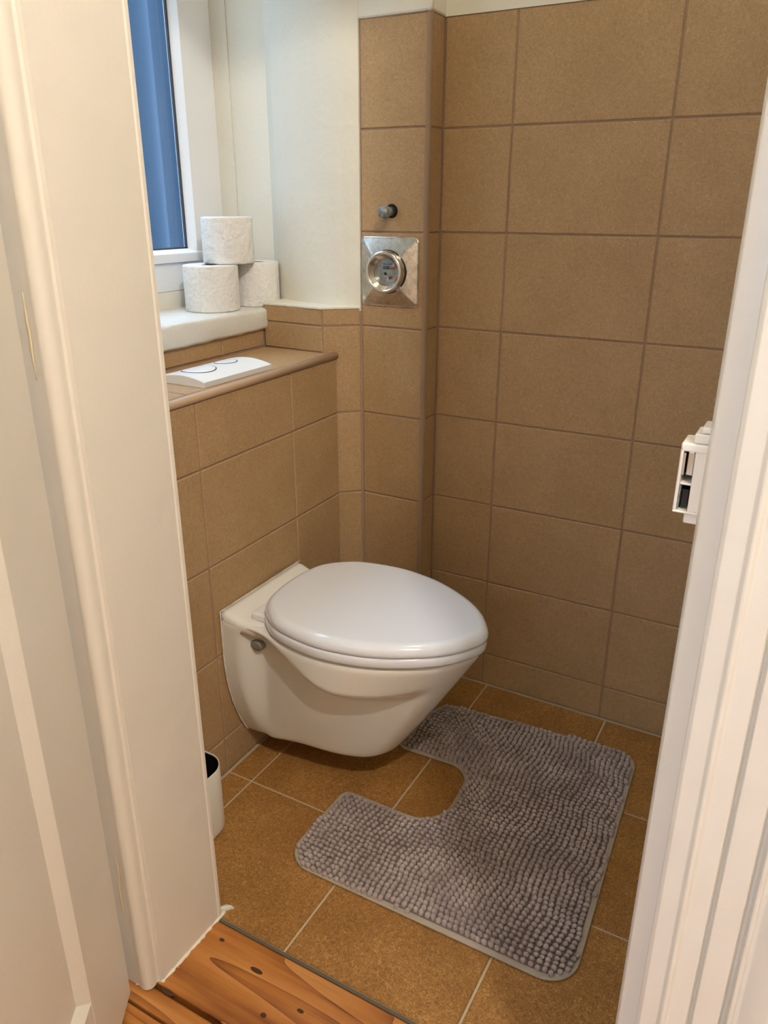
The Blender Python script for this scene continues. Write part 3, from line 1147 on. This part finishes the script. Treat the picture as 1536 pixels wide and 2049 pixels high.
rings = []
for w_, h_, r_, d_ in ((0.0705, 0.0725, 0.012, 0.0), (0.0705, 0.0725, 0.012, 0.0018), (0.0690, 0.0710, 0.0115, 0.0030), (0.0675, 0.0695, 0.011, 0.0030), (0.046, 0.048, 0.004, 0.0125), (0.034, 0.035, 0.006, 0.0165), (0.03, 0.03, 0.006, 0.0167)):
    rings.append([(MX + x, PY - d_, MZ + z) for x, z in rrect(w_, h_, r_)])
o = loft('cover_plate', rings, 'stamped', wm)
o.modifiers.new('es', 'EDGE_SPLIT').split_angle = math.radians(9)
org = (MX + 0.002, PY, MZ + 0.002)
lathe('ring_shade', [(0.0455, 0.004), (0.0455, 0.0158), (0.04, 0.0172), (0.04, 0.004)], 'inkblack', wm, org, '-Y', close=True)  # black band painting the shadow gap between ring and cover plate
lathe('ring', [(0.0435, 0.008), (0.0440, 0.030), (0.0428, 0.0335), (0.0400, 0.0350), (0.0375, 0.0345), (0.0362, 0.0325), (0.0290, 0.0250), (0.0280, 0.0240), (0.0280, 0.012), (0.04, 0.010)], 'chrome', wm, org, '-Y', close=True, seg=72)
dial = lathe('dial', [(0.0279, 0.014), (0.0279, 0.0165), (0.001, 0.0165)], 'dial', wm, org, '-Y')
dial['label'] = 'printed dial with blue lettering and black counter'
YF = PY - 0.0165


def rect_on_dial(name, cx, cz, w_, h_, mat, d=0.0006):
    return box(name, (org[0] + cx - w_ / 2, YF - d, org[2] + cz - h_ / 2), (org[0] + cx + w_ / 2, YF + 0.0002, org[2] + cz + h_ / 2), mat, dial)


def text_on(name, s, cx, cz, size, mat, d, bold=0.0):
    cu = bpy.data.curves.new(name, 'FONT')
    cu.body = s
    cu.size = size
    cu.align_x = 'CENTER'
    cu.align_y = 'CENTER'
    cu.extrude = 0.0001
    cu.offset = bold
    tmp = bpy.data.objects.new('tmp', cu)
    COL.objects.link(tmp)
    bpy.context.view_layer.update()
    me = bpy.data.meshes.new_from_object(tmp.evaluated_get(bpy.context.evaluated_depsgraph_get()))
    bpy.data.objects.remove(tmp)
    me.transform(Matrix.Rotation(math.radians(90), 4, 'X'))
    me.materials.clear()
    me.materials.append(M[mat])
    o = bpy.data.objects.new(name, me)
    COL.objects.link(o)
    place(o, dial, (org[0] + cx, YF - d, org[2] + cz))
    return o


text_on('lettering', 'ZENNER', 0.0010, 0.0155, 0.0062, 'inkblue', 0.0003, 0.0002)
for k, dg in enumerate('00146'):
    rect_on_dial('counter_wheel', -0.0085 + 0.0046 * k, 0.0088, 0.0042, 0.0064, 'inkblack')
    text_on('digit', dg, -0.0085 + 0.0046 * k, 0.0088, 0.0048, 'inkwhite', 0.0009)
for k, dg in enumerate('12'):
    rect_on_dial('counter_wheel', 0.0150 + 0.0046 * k, 0.0088, 0.0042, 0.0064, 'inkred')
    text_on('digit', dg, 0.0150 + 0.0046 * k, 0.0088, 0.0048, 'inkwhite', 0.0009)


def disc_on(name, cx, cz, r, mat, d=0.0005, n=18):
    return lathe(name, [(r, 0.0163), (r, 0.0165 + d), (0.0002, 0.0165 + d)], mat, dial, (org[0] + cx, PY, org[2] + cz), '-Y', n)


disc_on('star_wheel', -0.0040, -0.0035, 0.0036, 'inkblack')
disc_on('star_wheel', -0.0015, -0.0050, 0.0022, 'inkblack')
for cx, cz, r in ((-0.001, -0.0155, 0.0042), (0.0075, -0.0125, 0.0040), (0.0130, -0.0105, 0.0030)):
    disc_on('pointer_dial', cx, cz, r, 'inkgrey', 0.0003)
    disc_on('pointer_dial_face', cx, cz, r - 0.0006, 'dial', 0.0004)
    o = rect_on_dial('pointer', cx, cz, 0.0018, r * 1.7, 'inkred', 0.0007)
rect_on_dial('pointer', 0.0085, -0.0120, 0.0055, 0.0045, 'inkred', 0.0007)
for cz in (0.002, -0.001, -0.004, -0.011, -0.0145):
    rect_on_dial('print_line', -0.0145, cz, 0.008, 0.0006, 'inkgrey', 0.0003)
rect_on_dial('print_line', 0.004, 0.0205, 0.009, 0.0009, 'inkgrey', 0.0003)
# glass over the dial
lathe('glass', [(0.0279, 0.0225), (0.0279, 0.0235), (0.001, 0.0240)], 'glass', wm, org, '-Y')

# ------------------------------------------------------------------ capped stop valve stem
vs_ = empty('valve_stem', (-0.2345, PY, 1.1285), 'grey capped valve stem sticking out of a dark hole above the meter', 'valve')
vo_ = (-0.2345, PY, 1.1285)
lathe('hole', [(0.0142, -0.002), (0.0142, 0.0007), (0.001, 0.0007)], 'hole', vs_, vo_, '-Y', 32)
lathe('stem', [(0.0088, 0.0), (0.0088, 0.012), (0.0095, 0.0125), (0.0095, 0.016), (0.0082, 0.017), (0.0082, 0.024)], 'zinc', vs_, (vo_[0] - 0.001, PY, vo_[2] - 0.001), '-Y', 28)
lathe('cap', [(0.010, 0.0235), (0.0128, 0.025), (0.0130, 0.027), (0.0118, 0.029), (0.0114, 0.037), (0.0104, 0.0398), (0.001, 0.0402)], 'zinc', vs_, (vo_[0] - 0.001, PY, vo_[2] - 0.002), '-Y', 32)

# ------------------------------------------------------------------ bin
bn = empty('waste_bin', (-0.291, -0.77, 0), 'small white waste bin with black liner on the floor by the left door lining', 'bin')


def rr2(w_, h_, r_, n=10):
    return rrect(w_, h_, r_, n)


bx, by = -0.2905, -0.772
rings = []
for ins, z in ((0.008, 0.001), (0.003, 0.002), (0.0008, 0.006), (0.0, 0.012), (0.0, 0.1485), (0.0006, 0.1495), (0.0016, 0.1495), (0.002, 0.1485), (0.002, 0.012), (0.01, 0.008)):
    rings.append([(bx + x, by + y, z) for x, y in rr2(0.0505 - ins, 0.079 - ins, 0.044 - ins)])
loft('bin_body', rings, 'binwhite', bn)
rings = []
for ins, z in ((0.0022, 0.1465), (0.0022, 0.014), (0.012, 0.009)):
    rings.append([(bx + x, by + y, z) for x, y in rr2(0.0505 - ins, 0.079 - ins, 0.044 - ins)])
loft('liner', rings, 'black', bn, cap0=False, cap1=True)

# ------------------------------------------------------------------ bath mat
mat_e = empty('bath_mat', (0.17, -0.43, 0), 'grey mauve chenille toilet mat with a notch in front of the bowl', 'mat')
corner = [  # outline, counter-clockwise, with rounding radius
    (-0.098, -0.728, 0.055), (0.452, -0.724, 0.055), (0.418, -0.100, 0.050), (-0.045, -0.135, 0.045), (-0.072, -0.336, 0.022),
    (0.112, -0.330, 0.050), (0.122, -0.512, 0.065), (-0.094, -0.512, 0.022)]


def rounded(poly):
    out = []
    n = len(poly)
    for i in range(n):
        p = Vector(poly[i][:2])
        a = (Vector(poly[i - 1][:2]) - p).normalized()
        b = (Vector(poly[(i + 1) % n][:2]) - p).normalized()
        ang = a.angle(b)
        r = poly[i][2]
        d = r / math.tan(ang / 2)
        c = p + (a + b).normalized() * (r / math.sin(ang / 2))
        s, e = p + a * d, p + b * d
        va, vb = s - c, e - c
        a0 = math.atan2(va.y, va.x)
        a1 = math.atan2(vb.y, vb.x)
        dlt = (a1 - a0 + math.pi) % (2 * math.pi) - math.pi
        for k in range(9):
            t = a0 + dlt * k / 8
            out.append((c.x + r * math.cos(t), c.y + r * math.sin(t)))
    return out


outl = rounded(corner)
inn = offset_poly(outl, 0.010)
prism('backing', inn, 0.0008, 0.0058, 'backing', mat_e)
prism('hem', outl, 0.0006, 0.0052, 'hem', mat_e, bev=0.0022)


def inside(poly, x, y):
    c = False
    n = len(poly)
    j = n - 1
    for i in range(n):
        xi, yi = poly[i]
        xj, yj = poly[j]
        if (yi > y) != (yj > y) and x < (xj - xi) * (y - yi) / (yj - yi) + xi:
            c = not c
        j = i
    return c


inn_t = offset_poly(outl, 0.0068)
# tufts: rows of small chenille fingers
tv, tf = [], []
rings_n, seg_n = 4, 8
rnd = random.Random(11)
row = 0
y = -0.74
while y < -0.09:
    x = -0.11
    while x < 0.47:
        wob = 0.0035 * math.sin(y * 34 + x * 9) + 0.0015 * math.sin(y * 80 + x * 31 + 1.3)
        cx = x + wob + rnd.uniform(-0.0009, 0.0009)
        cy = y + rnd.uniform(-0.0009, 0.0009)
        if inside(inn_t, cx, cy):
            r = rnd.uniform(0.0047, 0.0055)
            h = rnd.uniform(0.012, 0.0155)
            lean = (0.0022 * math.sin(cx * 17 + cy * 9) + rnd.uniform(-0.001, 0.001), 0.0022 * math.cos(cx * 13 - cy * 15) + rnd.uniform(-0.001, 0.001))
            b0 = len(tv)
            for k in range(rings_n):
                a = (k / rings_n) * math.pi / 2
                rr = r * (math.cos(a) if k else 0.9)
                zz = 0.004 + (h - 0.004) * (0.0, 0.5, 0.80, 0.96)[k]
                rr = r * (0.86, 1.0, 0.82, 0.42)[k]
                g = (zz - 0.004) / (h - 0.004)
                for s in range(seg_n):
                    q = 2 * math.pi * s / seg_n
                    tv.append((cx + lean[0] * g + rr * math.cos(q), cy + lean[1] * g + rr * math.sin(q), zz))
            tv.append((cx + lean[0], cy + lean[1], h))
            for k in range(rings_n - 1):
                for s in range(seg_n):
                    s2 = (s + 1) % seg_n
                    tf.append((b0 + k * seg_n + s, b0 + k * seg_n + s2, b0 + (k + 1) * seg_n + s2, b0 + (k + 1) * seg_n + s))
            ti = b0 + rings_n * seg_n
            for s in range(seg_n):
                tf.append((b0 + (rings_n - 1) * seg_n + s, b0 + (rings_n - 1) * seg_n + (s + 1) % seg_n, ti))
        x += 0.0112
    y += 0.0102
    row += 1
tu = mesh_obj('chenille_tufts', tv, tf, 'chenille', mat_e, smooth=True)
tag(tu, kind='stuff')

# ------------------------------------------------------------------ lamps (both above the frame)
lamp = empty('hall_ceiling_lamp', (1.08, -1.68, CEIL), 'two-bulb hall ceiling lamp above the viewer', 'lamp')
lathe('canopy', [(0.05, -0.03), (0.055, -0.02), (0.055, 0.0)], 'plastic', lamp, (1.08, -1.68, CEIL - 0.001), 'Z')
for sx in (-0.021, 0.021):
    ox, oy = 1.08 + sx * 0.78, -1.68 + sx * 0.63
    lathe('socket', [(0.014, -0.10), (0.016, -0.06), (0.012, -0.025)], 'plastic', lamp, (ox, oy, CEIL), 'Z')
    lathe('bulb', [(0.002, -0.150), (0.011, -0.146), (0.018, -0.136), (0.020, -0.126), (0.018, -0.115), (0.012, -0.103)], 'bulb', lamp, (ox, oy, CEIL), 'Z')
lamp2 = empty('toilet_ceiling_lamp', (0.25, -0.45, CEIL), 'round globe ceiling lamp in the toilet room', 'lamp')
lathe('canopy', [(0.05, -0.02), (0.055, -0.015), (0.055, 0.0)], 'plastic', lamp2, (0.25, -0.45, CEIL - 0.001), 'Z')
lathe('globe', [(0.10 * math.sin(math.radians(a)) + 0.0005, -0.115 - 0.10 * math.cos(math.radians(a))) for a in range(0, 156, 12)], 'globe', lamp2, (0.25, -0.45, CEIL), 'Z')
